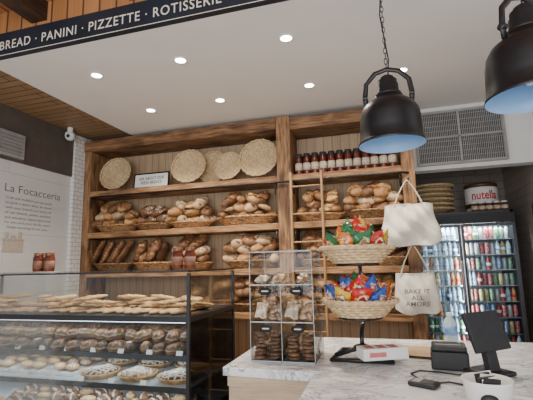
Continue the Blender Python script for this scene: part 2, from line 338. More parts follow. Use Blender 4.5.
def loafmesh(name,L,r,mt,slashes=4,power=2.4,flat=.8,mt2=None,diag=.6,rough=.04,bend=0,taper=0,cut=.30):
    b=MB(); nu=30; nv=18; rng=random.Random(sum(map(ord,name)))
    ph=[rng.uniform(0,6) for _ in range(6)]
    vs=[];
    for i in range(nu+1):
        u=-1+2*i/nu; rr=max(0,(1-abs(u)**power))**(1/power)*(1+taper*u)
        for j in range(nv):
            a=2*pi*j/nv; x=u*L/2; y=rr*r*math.cos(a); z=rr*r*flat*math.sin(a)
            if z<0: z*=.75
            w=1+rough*math.sin(5*u+ph[0]+2*math.cos(a))+rough*.7*math.sin(9*u+ph[1]+3*math.sin(a)+ph[2])+rough*.5*math.sin(14*u+ph[3]+5*math.cos(a))
            y*=w; z*=w
            if slashes and math.sin(a)>.15:
                q=math.sin((u*slashes+diag*math.cos(a))*pi); z+=r*.13*rr*(abs(q)-.6)
            y+=bend*(u*u-.4)
            vs.append((x,y,z))
    fs=[];mi=[]
    for i in range(nu):
        for j in range(nv):
            fs.append((i*nv+j,i*nv+(j+1)%nv,(i+1)*nv+(j+1)%nv,(i+1)*nv+j))
            a=2*pi*(j+.5)/nv; u=-1+2*(i+.5)/nu
            q=abs(math.sin((u*slashes+diag*math.cos(a))*pi))
            mi.append(1 if slashes and math.sin(a)>.1 and q<cut and abs(u)<.8 else 0)
    for f,m in zip(fs,mi): b.f.append(list(f)); b.m.append(m); b.s.append(True)
    b.v=vs
    return b.mesh(name,[mt,mt2 or M['crumb']])
BR={
 'batard':(loafmesh('batard',.25,.062,M['crust'],3,rough=.07),'bread_loaf','slashed golden brown oval bread loaf',.062,.25),
 'dark':(loafmesh('dark_loaf',.26,.062,M['crustd'],4,rough=.07,mt2=M['crust']),'bread_loaf','dark crusty slashed bread loaf',.062,.26),
 'torp':(loafmesh('torpedo_loaf',.27,.066,M['crustd'],1,rough=.12,mt2=M['crust'],diag=.9,taper=.15,bend=.02,cut=.22),'bread_loaf','irregular dark torpedo bread loaf',.066,.27),
 'torpb':(loafmesh('brown_torpedo_loaf',.26,.070,M['crust'],1,rough=.11,mt2=M['crumb'],diag=1.4,taper=-.12,bend=-.015,cut=.2),'bread_loaf','irregular brown torpedo bread loaf',.070,.26),
 'bag':(loafmesh('baguette',.40,.042,M['crustd'],5,power=3,rough=.07,mt2=M['crust'],bend=.015,diag=.9,cut=.2),'baguette','long dark crusty baguette standing in basket',.042,.40),
 'boule':(loafmesh('boule',.21,.095,M['crust'],2,power=2.0,flat=.62,rough=.06,diag=1.5),'bread_loaf','round rustic golden boule loaf',.095,.21),
 'bfl':(loafmesh('floured_boule',.21,.098,M['crumb'],2,power=2.0,flat=.6,rough=.07,diag=1.2,mt2=M['crustd']),'bread_loaf','round flour dusted boule loaf',.098,.21),
 'bouled':(loafmesh('dark_boule',.22,.10,M['crustd'],2,power=2.0,flat=.62,rough=.07,diag=1.3,mt2=M['crust']),'bread_loaf','round dark crusty boule loaf',.10,.22),
 'flour':(loafmesh('floured_loaf',.23,.068,M['crumb'],2,mt2=M['crustd'],flat=.85,rough=.06),'bread_loaf','pale floured rustic bread loaf',.068,.23),
 'ciab':(loafmesh('ciabatta',.24,.066,M['past'],0,power=3.4,flat=.5,rough=.09),'bread_loaf','flat golden ciabatta bread loaf',.062,.24),
 'roll':(loafmesh('crusty_roll',.13,.050,M['crust'],1,power=2.2,flat=.75,rough=.06),'bread_roll','small crusty golden bread roll',.050,.13),
 'swirl':(loafmesh('striped_loaf',.20,.07,M['crustd'],5,mt2=M['sugar'],diag=1.2),'bread_loaf','round dark loaf with white flour stripes',.07,.2)}
def bread(kind,loc,rot,sc,group):
    me,nm,lb,_,_=BR[kind]
    return ob(nm,me,loc=loc,rot=rot,scale=sc,label=lb,cat='bread',group=group)
def pile(cx,z,rx,kinds,rows=(4,3,2),r=.072,yaw=.5,basket=True,hs=.8):
    big=rx>.235
    if basket:
        me=BK_L if big else BK_M; s=rx/(.29 if big else .22)
        ob('wicker_basket',me,loc=(cx,4.165,z+.001),scale=(s*1.04,1,hs),label='brown oval wicker basket filled with bread on shelf',cat='basket',group='oval wicker bread baskets')
    zz=z+.065+r*.6
    for k,n in enumerate(rows):
        span=2*rx*(1.0 if k==0 else .92)
        step=span/max(rows[0],1)
        for i in range(n):
            kk=kinds[(i*2+k*3+int(cx*-10))%len(kinds)]; rb=BR[kk][3]
            if kk in('boule','bouled','bfl'): sc=R_(.95,1.12)
            elif kk=='roll': sc=R_(1.05,1.25)
            else: sc=r/rb*R_(.9,1.16)
            x=cx+(i-(n-1)/2)*step+R_(-.015,.015)
            lx=min(sc*R_(.95,1.1),.31/BR[kk][4])
            yw=rad(90)+R_(-yaw,yaw)
            bread(kk,(x,4.165+R_(-.02,.008)-.012*k,zz+R_(-.006,.018)),(R_(-.35,.35),-.12-.16*k+R_(-.12,.12),yw),(lx,sc,sc),'bread loaves in wicker baskets')
        zz+=r*1.25
S1,S2,S3,S4=2.36,1.86,1.40,.955
pile(-3.08,S2,.27,['batard','bfl','dark','torpb'],(4,4,3),.073,hs=.8)
pile(-2.57,S2,.215,['swirl'],(3,2),.084,.3,hs=.8)
pile(-2.09,S2,.25,['ciab','torp','flour','batard'],(4,4,3),.068,.7,hs=.7)
pile(-1.42,S2,.33,['batard','boule','torp','flour','roll','ciab'],(5,4,4),.073,.6,hs=.95)
pile(-.60,S2,.23,['batard','ciab','dark'],(4,3,3),.066,hs=.8)
pile(-.08,S2,.27,['dark','bfl','torpb','batard'],(4,4,3),.073,.6,hs=.85)
for gx,n,tp in ((-3.13,6,'bag'),(-2.58,4,'torp')):
    ob('wicker_basket',BK_M,loc=(gx+.02,4.165,S3+.001),scale=(1.15,1,.95),label='brown oval wicker basket filled with bread on shelf',cat='basket',group='oval wicker bread baskets')
    for i in range(n):
        if tp=='bag':
            bread('bag',(gx-.19+i*.066+R_(-.01,.01),4.12+.065*(i%2),S3+.200+R_(-.01,.012)),(R_(-.8,.8),rad(-60)+R_(-.08,.08),R_(-.3,.5)),(.98,1.2,1.2),'leaning baguettes and torpedo loaves')
        else:
            kk=('torp','torpb','torp','dark')[(i+n)%4]; s=R_(1.05,1.22)
            bread(kk,(gx-.15+i*.085+R_(-.01,.01),4.12+.07*(i%2),S3+.20+R_(-.03,.03)),(R_(-.8,.8),rad(-50)+R_(-.25,.2),R_(-.5,.6)),(s*R_(1.05,1.2),s,s),'leaning baguettes and torpedo loaves')
pile(-2.08,S3,.22,['torp','bfl'],(3,3,2))
pile(-1.36,S3,.31,['batard','bouled','torp','bfl','flour'],(4,4,3),.076)
pile(-.62,S3,.23,['dark','batard'],(4,3,3),.068)
pile(-.05,S3,.27,['bouled','batard','dark'],(4,4,3),.068)
pile(-1.36,S4,.28,['dark','bouled'],(4,3,3))
pile(-.60,S4,.24,['batard','dark'],(4,3,2))
pile(-.05,S4,.27,['boule','dark','ciab'],(4,4,2))

def traymesh(name,r):
    b=MB(); prof=[(0,0)]
    n=9
    for i in range(1,n*4+1):
        f=i/(n*4); prof.append((r*f,.030*f**2.2+.005*math.sin(f*n*2*pi)))
    prof+=[(r*1.02,.036),(r*1.0,.030),(r*.5,-.008),(0,-.010)]
    b.lathe(prof,48,fr=lambda a,k:1+.015*math.sin(24*a+(k//4)*pi))
    b.tube([((r+.004*math.sin(20*a))*math.cos(a),(r+.004*math.sin(20*a))*math.sin(a),.036) for a in [2*pi*i/80 for i in range(80)]],.012,6,closed=True)
    return b.mesh(name,[M['straw']])
TR=traymesh('woven_tray',.2)
for i,(x,y,r,tilt,rz) in enumerate([(-3.09,4.12,.20,12,.05),(-2.10,4.11,.20,12,.1),(-1.84,4.22,.19,7,0),(-1.61,4.12,.165,14,-.08),(-1.25,4.11,.215,12,.0)]):
    s=r/.2; ob('woven_tray',TR,loc=(x,y,S1+.010+r*1.06*math.cos(rad(tilt))),rot=(rad(90-tilt),0,rz),scale=s,label='round pale straw tray standing upright on shelf',cat='basket',group='round woven trays on top shelf')
fs=empty('tabletop_sign',(-2.58,4.07,S1),rot=(rad(-6),0,0),label='small black-framed white sign standing on shelf',cat='sign')
ob('frame',MB().box(-.235,.235,-.008,.008,0,.016).box(-.235,.235,-.008,.008,.172,.188).box(-.235,-.219,-.008,.008,0,.188).box(.219,.235,-.008,.008,0,.188),[M['black']],parent=fs)
ob('card',MB().box(-.222,.222,-.003,.003,.013,.175),[M['paper']],parent=fs)
ob('lettering',textmesh("ASK ABOUT OUR\nFRESH BREADS",w=.34,h=.09,mats=[M['ink']],bold=.01),parent=fs,loc=(0,-.0045,.095),rot=(rad(90),0,0))

def jar(name,r,h,loc,label,group,lidm,bodym,labm,l0=.16,l1=.56):
    e=empty(name,loc,label=label,cat='jar',group=group)
    ob('glass_body',MB().lathe([(0,0),(r*.92,0),(r,.008),(r,h*.74),(r*.80,h*.82),(r*.80,h*.84),(0,h*.84)],20),[bodym],parent=e)
    ob('lid',MB().lathe([(0,h*.83),(r*.88,h*.83),(r*.90,h*.84),(r*.90,h*.985),(r*.86,h),(0,h)],20),[lidm],parent=e)
    ob('paper_label',MB().lathe([(r*1.01,h*l0),(r*1.025,h*l0),(r*1.025,h*l1),(r*1.01,h*l1)],20),[labm],parent=e)
    return e
M['labw']=noisemat('jar_label',(.60,.52,.40),(.45,.30,.20),rough=.7,scale=25,lo=.35,hi=.45)
M['labr']=noisemat('jar_label_dark',(.26,.13,.08),(.12,.05,.03),rough=.6,scale=18)
M['copper']=noisemat('copper_lid',(.24,.09,.05),(.17,.06,.03),rough=.3,metal=.3)
j=jar('sauce_jar',.039,.225,(-.80,4.07,S1),'dark red sauce jar with black lid on top shelf','sauce jars on the top shelf',M['blackm'],M['sauce'],M['labw'],.20,.54)
for i in range(1,12): dup(j,(-.80+.086*i,4.07,S1))
for i in range(11): dup(j,(-.757+.086*i,4.17,S1))
j2=jar('preserve_jar',.040,.145,(-2.635,2.58,1.431),'brown red preserve jar with copper lid on display case','preserve jars on the display case',M['copper'],M['browns'],M['labr'])
dup(j2,(-2.548,2.60,1.431)); dup(j2,(-1.43,2.62,1.431)); dup(j2,(-1.34,2.64,1.431))

# ------------------------------------------------------------ display case
X0,X1,Y0,Y1=-3.42,-1.12,2.20,2.95
dc=empty('display_case',((X0+X1)/2,(Y0+Y1)/2,0),label='black framed glass pastry display case with lit shelves',cat='display case')
def dp(name,mb,mt,bev=0,**k):
    o=ob(name,mb,[mt],parent=dc,bevel=bev,**k); o.location=(-(X0+X1)/2,-(Y0+Y1)/2,0); return o
dp('base_cabinet',MB().box(X0,X1,Y0,Y1,0,.5),M['black'],.004)
f=MB()
for x in (X0,X1-.020):
    for y in (Y0,Y1-.020): f.box(x,x+.020,y,y+.020,.5,1.405)
f.box(X0,X1,Y0-.003,Y0+.03,1.118,1.15).box(X1-.028,X1+.003,Y0,Y1,1.118,1.15).box(X0,X1,Y1-.03,Y1,1.118,1.15)
dp('frame',f,M['black'],.002)
f=MB().box(X0,X1,Y0,Y0+.010,1.410,1.42).box(X0,X1,Y1-.010,Y1,1.410,1.42).box(X1-.010,X1,Y0,Y1,1.410,1.42)
dp('top_trim',f,M['black'])
dp('top_glass',MB().box(X0,X1,Y0,Y1,1.42,1.43),M['glasst'])
dp('front_glass',MB().box(X0+.022,X1-.022,Y0+.006,Y0+.012,1.15,1.405),M['glass'])
dp('front_glass',MB().box(X0+.022,X1-.022,Y0+.006,Y0+.012,.5,1.118),M['glass'])
dp('side_glass',MB().box(X1-.012,X1-.006,Y0+.022,Y1-.022,1.15,1.405),M['glass'])
dp('side_glass',MB().box(X1-.012,X1-.006,Y0+.022,Y1-.022,.5,1.118),M['glasss'],label='side glass tinted dark to dim the case interior')
dp('deck',MB().box(X0+.03,X1-.03,Y0+.03,Y1-.03,1.13,1.152),M['blackm'])
for y,z,mm in ((.12,.885,'dshelf'),(.07,.715,'gshelf'),(.03,.52,'gshelf')):
    dp('shelf',MB().box(X0+.03,X1-.03,Y0+y,Y1-.03,z,z+.015),M[mm])
    dp('shelf_edge',MB().box(X0+.03,X1-.03,Y0+y-.008,Y0+y,z-.014,z+.018),M['black'])
dp('back_panel',MB().box(X0+.03,X1-.03,Y1-.022,Y1-.012,.5,1.13),M['blackm'])
dp('light_strip',MB().box(X0+.05,X1-.05,Y0+.04,Y0+.052,1.108,1.114),M['strip'])
for z,e in ((1.10,3.4),(.875,3),(.700,3.5)):
    l=bpy.data.lights.new('case_lamp','AREA'); l.shape='RECTANGLE'; l.size=2.1; l.size_y=.05; l.energy=e; l.color=(.85,.93,1)
    lo=bpy.data.objects.new('case_lamp',l); COL.objects.link(lo); lo.location=((X0+X1)/2,Y0+.2,z); lo.rotation_euler=(rad(12),0,0)

# pastries
PA=loafmesh('pastry_flat',.24,.040,M['past'],4,power=2.6,flat=.38,mt2=M['crust'],bend=.014,rough=.10)
PB=loafmesh('pastry_roll',.15,.045,M['past'],4,power=2.2,flat=.8,mt2=M['crumb'])
PS=loafmesh('dusted_roll',.15,.045,M['crust'],3,power=2.2,flat=.8,mt2=M['sugar'],cut=.6)
def sandwich(name,m0,m1,m2,L=.092,W=.046):
    b=MB(); n=28
    def rg(a,s): return (L*s*abs(math.cos(a))**.8*(1 if math.cos(a)>0 else -1),W*s*abs(math.sin(a))**.8*(1 if math.sin(a)>0 else -1))
    lay=[(0,0,0),(.9,0,0),(1,.008,0),(.98,.021,0),(1.02,.022,1),(1.07,.028,1),(1.03,.034,1),(1.0,.035,0),(.98,.048,0),(.86,.060,0),(.5,.068,0),(0,.070,0)]
    vs=[];
    for k,(s,z,m) in enumerate(lay):
        for i in range(n):
            a=2*pi*i/n; w=1+(.05*math.sin(9*a+k) if m else .01*math.sin(3*a)); x,y=rg(a,s*w); vs.append((x,y,z+(.003*math.sin(7*a) if m else 0)))
    b.v+=vs
    for k in range(len(lay)-1):
        for i in range(n):
            b.f.append([k*n+i,k*n+(i+1)%n,(k+1)*n+(i+1)%n,(k+1)*n+i]); b.m.append(1 if lay[k][2] and lay[k+1][2] else (2 if k>=8 and (i*5+k)%7<2 else 0)); b.s.append(True)
    return b.mesh(name,[m0,m1,m2])
PD=sandwich('filled_roll',M['pastd'],M['leaf'],M['crust'])
PE=sandwich('filled_square_roll',M['crustd'],M['leaf'],M['crust'],.072,.060)
def croissant(name,mt,mt2):
    b=MB(); n=25; P=[];r=[]
    for i in range(n):
        t=-1+2*i/(n-1); a=t*1.25; P.append((.075*math.sin(a),.06*math.cos(a)-.05,.0)); r.append(max(.004,.036*(1-abs(t)**1.7)*(1+.16*abs(math.sin(t*9)))))
    b.tube(P,r,12,0)
    for k in range(len(b.f)):
        c=sum(b.v[q][2] for q in b.f[k])/len(b.f[k])
        if c>.030: b.m[k]=1
    return b.mesh(name,[mt,mt2])
CR=croissant('croissant',M['pastd'],M['crust'])
CS=croissant('croissant_sugar',M['pastd'],M['sugar'])
x=-3.05; i=0
while x<-1.20:
    for y in (2.36,2.66):
        ob('flat_pastry',PA,loc=(x+R_(-.01,.01),y+R_(-.015,.015),1.152+.014),rot=(0,0,rad(90)+R_(-.35,.35)),scale=R_(.85,1.05),label='thin flat golden pastry on case deck',cat='pastry',group='thin flat pastries on the case deck')
    for lvl in (1,2,3):
        if lvl==1 or (i+lvl)%3==0:
            ob('flat_pastry',PA,loc=(x+.02*lvl,2.50+R_(-.10,.10)-.02*lvl,1.152+.014+.026*lvl),rot=(R_(-.25,.25),R_(-.12,.12),R_(-1.1,1.1)),scale=R_(.85,1.1),label='thin flat golden pastry heaped on others',cat='pastry',group='thin flat pastries on the case deck')
    x+=.086; i+=1
x=-2.95; i=0
while x<-1.22:
    for k,y in enumerate((2.39,2.56,2.76)):
        me=(PD,PE,PD,CS,PE,CR,PD)[(i*2+k*3)%7]
        isp=me in (PD,PE)
        ob('filled_roll' if isp else 'croissant',me,loc=(x+R_(-.008,.008),y,.903 if isp else .932),rot=(0,0,rad(90)+R_(-.4,.4)),scale=R_(.86,.98),label='dark filled sandwich roll on case shelf' if isp else ('dark brown glazed croissant on case shelf' if me is CR else 'brown croissant dusted with sugar'),cat='pastry',group='sandwich rolls and croissants on the case shelf')
    for k,y in enumerate((2.45,2.66)):
        me=(PE,PD,PD)[(i+k)%3]
        ob('filled_roll',me,loc=(x+.055,y,.967),rot=(R_(-.25,.25),R_(-.15,.15),rad(90)+R_(-.9,.9)),scale=R_(.84,.96),label='dark filled sandwich roll stacked on top',cat='pastry',group='sandwich rolls and croissants on the case shelf')
    x+=.110; i+=1
def tart(loc,rz,lab):
    e=empty('tart',loc,(0,0,rz),label=lab,cat='tart',group='round tarts on the middle case shelf')
    ob('pastry_shell',MB().lathe([(0,0),(.100,0),(.122,.035),(.130,.036),(.126,.026),(.105,.024),(0,.022)],40,fr=lambda a,k:1+(.03*math.sin(20*a) if k in (2,3,4) else 0)),[M['past']],parent=e)
    ob('filling',MB().lathe([(.110,.026),(.08,.038),(.03,.044),(0,.045)],30),[M['cookie'] if lab[0]=='c' else M['crust']],parent=e)
    for k in range(-2,3):
        w=math.sqrt(.104**2-(k*.040)**2)
        ob('lattice_strip',MB().tube([(k*.040,-w,.034),(k*.040,0,.049),(k*.040,w,.034)],.006,6),[M['sugar']],parent=e)
        ob('lattice_strip',MB().tube([(-w,k*.040,.037),(0,k*.040,.053),(w,k*.040,.037)],.006,6),[M['sugar']],parent=e)
    return e
t1=tart((-1.31,2.42,.731),.3,'chocolate tart with sugared white lattice top')
t2=tart((-1.60,2.42,.731),.6,'golden fruit tart with sugared lattice top')
for k,(x,y) in enumerate(((-1.89,2.42),(-1.36,2.73),(-1.65,2.73),(-1.94,2.73))):
    dup((t1,t2)[k%2],(x,y,.731),rot=(0,0,k*.7))
wtm=MB().box(-.13,.13,-.20,.20,0,.006).box(-.13,.13,-.20,-.192,.006,.022).box(-.13,.13,.192,.20,.006,.022).box(-.13,-.122,-.192,.192,.006,.022).box(.122,.13,-.192,.192,.006,.022).mesh('pastry_tray',[M['paper']])
for q,x in enumerate((-2.20,-2.49,-2.78)):
    ob('pastry_tray',wtm,loc=(x,2.56,.731),label='shallow white pastry tray on case shelf',cat='tray',group='white trays in the display case')
    for y in (2.45,2.58,2.70):
        for dx in (-.05,.06):
            ob('pastry_roll',PS if q%2==0 else PB,loc=(x+dx,y,.738+.030),rot=(0,0,R_(-.3,.3)),scale=.72,label='small roll dusted with white sugar' if q%2==0 else 'small golden pastry roll on white tray',cat='pastry',group='pastry rolls on the middle case shelf')
RO=loafmesh('dusted_bun',.11,.05,M['pastd'],1,power=2,flat=.85,mt2=M['sugar'],cut=.35)
x=-2.6;i=0
while x<-1.2:
    for k,y in enumerate((2.30,2.43,2.56)):
        me=RO if (i+k)%3 else PB
        ob('bun',me,loc=(x,y,.535+.034),rot=(0,0,R_(-1,1)),scale=R_(.88,1.0)*(1 if me is RO else .75),label='round brown bun dusted with sugar' if me is RO else 'small golden bun on bottom case shelf',cat='pastry',group='sugared buns on the bottom case shelf')
    x+=.122; i+=1
ptm=MB().box(-.022,.022,-.0015,.0015,0,.028,rot=(-.3,0,0)).mesh('price_tag',[M['paper']])
for i in range(8): ob('price_tag',ptm,loc=(-2.72+.21*i,2.327,.9015),label='small white price card on case shelf',cat='price tag',group='price cards in the display case')
for i in range(6): ob('price_tag',ptm,loc=(-2.62+.23*i,2.282,.7315),label='small white price card on case shelf',cat='price tag',group='price cards in the display case')

# ------------------------------------------------------------ counter
b=MB(); poly=[(-.80,1.93),(-.34,1.91),(-.34,1.15),(1.3,1.15),(1.3,2.80),(-.80,2.80)]
n=len(poly); vs=[(x,y,.91) for x,y in poly]+[(x,y,.95) for x,y in poly]
b.add(vs,[tuple(range(n))[::-1],tuple(range(n,2*n))]+[(i,(i+1)%n,(i+1)%n+n,i+n) for i in range(n)])
ob('worktop',b,[M['marble']],label='grey veined marble counter worktop',cat='counter',bevel=.004)
cb=ob('counter_cabinet',MB().box(-.78,-.32,1.96,2.78,.08,.909),[M['panel']],label='pale wood fronted service counter cabinet under marble',cat='cabinet',bevel=.003)
ob('plinth',MB().box(-.76,-.34,1.99,2.75,0,.08),[M['black']],parent=cb)
ob('front_trim',MB().box(-.78,-.32,1.945,1.96,.86,.905),[M['panel']],parent=cb)
cb=ob('counter_cabinet',MB().box(-.31,1.28,1.18,2.78,.08,.909),[M['panel']],label='wide wood cabinet carrying the till end worktop',cat='cabinet',bevel=.003)
ob('plinth',MB().box(-.29,1.26,1.21,2.75,0,.08),[M['black']],parent=cb)

def bagmesh(name,w,h,t,mt):
    b=MB(); nx,ny=14,18; rng=random.Random(name)
    p=[rng.uniform(0,6) for _ in range(6)]
    for sgn in (1,-1):
        vs=[]
        for i in range(ny+1):
            v=-1+2*i/ny
            for j in range(nx+1):
                u=-1+2*j/nx
                ed=max(0,1-abs(u)**3)**.7*max(0,1-min(1,abs(v)/.88)**3)**.6
                th=t/2*ed*(1+.22*math.sin(7*u+p[0]+4*v)+.18*math.sin(11*v+p[1]-3*u)+.12*math.sin(17*u+p[3]+9*v))
                vs.append((u*w/2*(1-.06*(1-v*v)+.015*math.sin(14*v+p[4])),sgn*(th+.0006)+.004*math.sin(16*u)*(1 if abs(v)>.9 else 0),v*h/2+.004*math.sin(5*u+p[2])*abs(v)))
        fs=[(i*(nx+1)+j,i*(nx+1)+j+1,(i+1)*(nx+1)+j+1,(i+1)*(nx+1)+j) for i in range(ny) for j in range(nx)]
        b.add(vs,fs,0,True)
    return b.mesh(name,[mt])
ax0,ax1,ay0,ay1,az=-.70,-.36,2.07,2.36,.951
ac=empty('acrylic_display',((ax0+ax1)/2,(ay0+ay1)/2,az),label='clear acrylic three tier treat display on counter',cat='display case')
def ap(name,mb,mt,**k):
    o=ob(name,mb,[mt],parent=ac,**k); o.location=(-(ax0+ax1)/2,-(ay0+ay1)/2,-az); return o
w=.005; axm=(ax0+ax1)/2
ap('side_panel',MB().box(ax0,ax0+w,ay0,ay1,az,1.51),M['acryl']); ap('side_panel',MB().box(ax1-w,ax1,ay0,ay1,az,1.51),M['acryl'])
ap('back_panel',MB().box(ax0+w,ax1-w,ay1-w,ay1,az,1.51),M['acryl'])
ap('divider',MB().box(axm-.002,axm+.002,ay0+.004,ay1-w,az+.008,1.335),M['acryl'])
ap('top_panel',MB().box(ax0,ax1,ay0,ay1,1.51,1.516),M['acryl'])
M['edge']=noisemat('acrylic_edge',(.42,.46,.46),(.32,.36,.36),rough=.15)
e=MB()
for z in (az,1.145,1.335,1.508): e.box(ax0,ax1,ay0-.001,ay0+.003,z,z+.005)
for x in (ax0,ax1-.003): e.box(x,x+.003,ay0-.001,ay0+.002,az,1.515)
e.box(axm-.0015,axm+.0015,ay0-.001,ay0+.002,az,1.335)
for x in (ax0,ax1-.003): e.box(x,x+.003,ay1-.003,ay1,az,1.515).box(x,x+.003,ay0,ay1,1.511,1.515)
ap('edge_strip',e,M['edge'])
for z in (az+.001,1.145,1.335): ap('shelf',MB().box(ax0+w,ax1-w,ay0+.004,ay1-w,z,z+.006),M['acryl'])
for x,z in ((-.615,1.305),(-.445,1.305),(-.615,1.115),(-.445,1.115)):
    ap('oval_label',MB().lathe([(0,0),(.030,0),(.030,.002),(0,.002)],24,c=(x,ay0-.002,z),sx=1.2,sy=.66,rot=(rad(90),0,0)),M['blackm'],label='black oval product label')
    ap('label_line',MB().box(x-.018,x+.018,ay0-.0052,ay0-.0045,z-.002,z+.003),M['cream'])
CK=MB().lathe([(0,0),(.028,.0),(.034,.006),(.030,.014),(.012,.018),(0,.018)],16,fr=lambda a,k:1+.05*math.sin(5*a+k)).mesh('cookie',[M['cookie']])
TB=bagmesh('treat_bag',.085,.115,.04,M['treat']); TP=bagmesh('pale_treat_bag',.080,.10,.04,M['treatp'])
for a in range(4):
    for k in range(7):
        if (a+k)%5!=4 or k<4:
            ob('cookie',CK,loc=(-.653+.01*(a>1)+.080*a+R_(-.008,.008),2.115+R_(-.006,.006),az+.008+.0185*k),rot=(R_(-.12,.12),R_(-.12,.12),R_(0,6)),label='dark chocolate cookie stacked in acrylic display',cat='cookie',group='cookies in the acrylic display')
    for c in range(1,3):
        ob('treat_bag',TB,loc=(-.650+.01*(a>1)+.080*a,2.13+.08*c,az+.062),rot=(R_(-.2,.1),R_(-.2,.2),R_(-.3,.3)),scale=.95,label='small crinkled bag of brown treats in acrylic display',cat='treat bag',group='treat bags in the acrylic display')
for a in range(4):
    for c in range(2):
        pl=(a+c)%2==0
        ob('treat_bag',TP if pl else TB,loc=(-.650+.01*(a>1)+.080*a,2.12+.10*c,1.152+.050),rot=(rad(-25)+R_(-.25,.25),R_(-.35,.35),R_(-.5,.5)),scale=R_(.78,.92),label='small bag of pale wrapped treats in acrylic display' if pl else 'small crinkled bag of brown treats in acrylic display',cat='treat bag',group='treat bags in the acrylic display')
for a,(x,y,t_) in enumerate(((-.645,2.13,TP),(-.56,2.16,TB),(-.42,2.13,TB))):
    ob('treat_bag',t_,loc=(x,y,1.342+.024),rot=(rad(-75)+R_(-.1,.1),R_(-.2,.2),R_(-.5,.5)),scale=.85,label='small bag of treats lying on upper acrylic tier',cat='treat bag',group='treat bags in the acrylic display')

# basket stand
stx,sty=-.14,2.24
st=empty('basket_stand',(stx,sty,.951),label='black metal two tier basket stand on counter',cat='stand')
b=MB(); q=.15
b.tube([(-q,-q*.8,.012),(q,-q*.8,.012),(q*.8,q,.012),(-q*.8,q,.012)],.010,8,closed=True).tube([(-q*.95,-.02,.012),(0,.02,.05),(q*.95,-.02,.012)],.012,8).tube([(0,-q*.8,.012),(0,.0,.05),(0,q,.012)],.010,8)
b.lathe([(0,.045),(.05,.045),(.045,.06),(.02,.07),(0,.07)],20)
ob('base',b,[M['black']],parent=st)
b=MB().tube([(0,0,.05),(0,0,.10),(0,.03,.13),(0,.19,.15),(0,.225,.2),(0,.225,.46),(0,.19,.48)],.011,8)
ob('pole',b,[M['black']],parent=st)
for z,y in ((.205,0),(.480,.0)):
    b=MB().tube([(.11*math.cos(a),.11*math.sin(a)+y,z) for a in [2*pi*i/32 for i in range(32)]],.006,6,closed=True).tube([(-.11,y,z),(.11,y,z)],.005,6).tube([(0,-.11,z),(0,.215,z)],.006,6)
    ob('support_ring',b,[M['black']],parent=st)
def bagmat(name,c,c2,c3,c4_):
    m,nt,bs=newmat(name); N=nt.nodes; L=nt.links
    tc=N.new('ShaderNodeTexCoord'); mp=N.new('ShaderNodeMapping'); mp.inputs['Location'].default_value=(-.5*2.4,0,-.58*3.2); mp.inputs['Scale'].default_value=(2.4,0.01,3.2)
    L.new(tc.outputs['Generated'],mp.inputs[0]); g=N.new('ShaderNodeTexGradient'); g.gradient_type='SPHERICAL'; L.new(mp.outputs[0],g.inputs[0])
    no=N.new('ShaderNodeTexNoise'); no.inputs['Scale'].default_value=6; no.inputs['Detail'].default_value=0; L.new(tc.outputs['Generated'],no.inputs['Vector'])
    ad=N.new('ShaderNodeMath'); ad.operation='MULTIPLY_ADD'; ad.inputs[1].default_value=.5; L.new(no.outputs['Fac'],ad.inputs[0]); L.new(g.outputs['Fac'],ad.inputs[2])
    r=N.new('ShaderNodeValToRGB'); r.color_ramp.interpolation='CONSTANT'; e=r.color_ramp.elements; e[0].position=0; e[0].color=c4(c); e[1].position=.50; e[1].color=c4(c2); k=e.new(.66); k.color=c4(c3); k=e.new(.86); k.color=c4(c4_)
    L.new(ad.outputs[0],r.inputs[0]); L.new(r.outputs[0],bs.inputs['Base Color']); bs.inputs['Roughness'].default_value=.2; bs.inputs['Coat Weight'].default_value=.5
    return m
BW,BH=.105,.135
BG=[(bagmesh('snack_bag_red',BW,BH,.046,bagmat('bag_red',(.50,.02,.015),(.75,.38,.04),(.72,.66,.56),(.35,.02,.02))),'glossy red snack bag in wicker basket'),
    (bagmesh('snack_bag_blue',BW,BH,.046,bagmat('bag_blue',(.02,.08,.36),(.50,.58,.72),(.65,.1,.05),(.75,.7,.65))),'glossy blue snack bag in wicker basket'),
    (bagmesh('snack_bag_green',BW,BH,.046,bagmat('bag_green',(.02,.14,.05),(.50,.46,.12),(.68,.64,.50),(.35,.2,.1))),'glossy green snack bag in wicker basket'),
    (bagmesh('snack_bag_orange',BW,BH,.046,bagmat('bag_orange',(.66,.17,.02),(.72,.62,.42),(.5,.03,.02),(.8,.5,.1))),'glossy orange snack bag in wicker basket'),
    (bagmesh('snack_bag_yellow',BW,BH,.046,bagmat('bag_yellow',(.70,.46,.05),(.6,.05,.03),(.7,.65,.5),(.1,.3,.1))),'glossy yellow snack bag in wicker basket')]
seq=[[2,0,4,2,0,2,0,2,3,0,2,0,0,2,3,2,0,4,0,2,0],[1,3,0,1,2,0,1,4,0,1,0,1,2,0,1,0,3,1,0,2,1]]
for lvl,zb in enumerate((1.4395,1.1645)):
    ob('wicker_basket',BK_R,loc=(stx,sty,zb),label='round pale wicker basket full of snack bags',cat='basket',group='round wicker snack baskets')
    n=0
    for cnt,rr,zz,tl,jit in ((9,.130,.100,34,.7),(7,.072,.132,14,.9),(4,.034,.168 if lvl==0 else .146,0,1.3)):
        for i in range(cnt):
            a=2*pi*i/cnt+.3+lvl*.5-pi/2
            me,lb=BG[seq[lvl][n]]; n+=1
            e=Matrix.Rotation(a+pi/2+R_(-.3,.3),4,'Z')@Matrix.Rotation(rad(tl)+R_(-.15,.15),4,'X')@Matrix.Rotation(R_(-jit,jit),4,'Y')
            ob('snack_bag',me,loc=(stx+rr*math.cos(a),sty+rr*math.sin(a),zb+zz+R_(-.004,.010)),rot=e.to_euler(),scale=R_(.92,1.06),label=lb,cat='snack bag',group='snack bags in the basket stand')

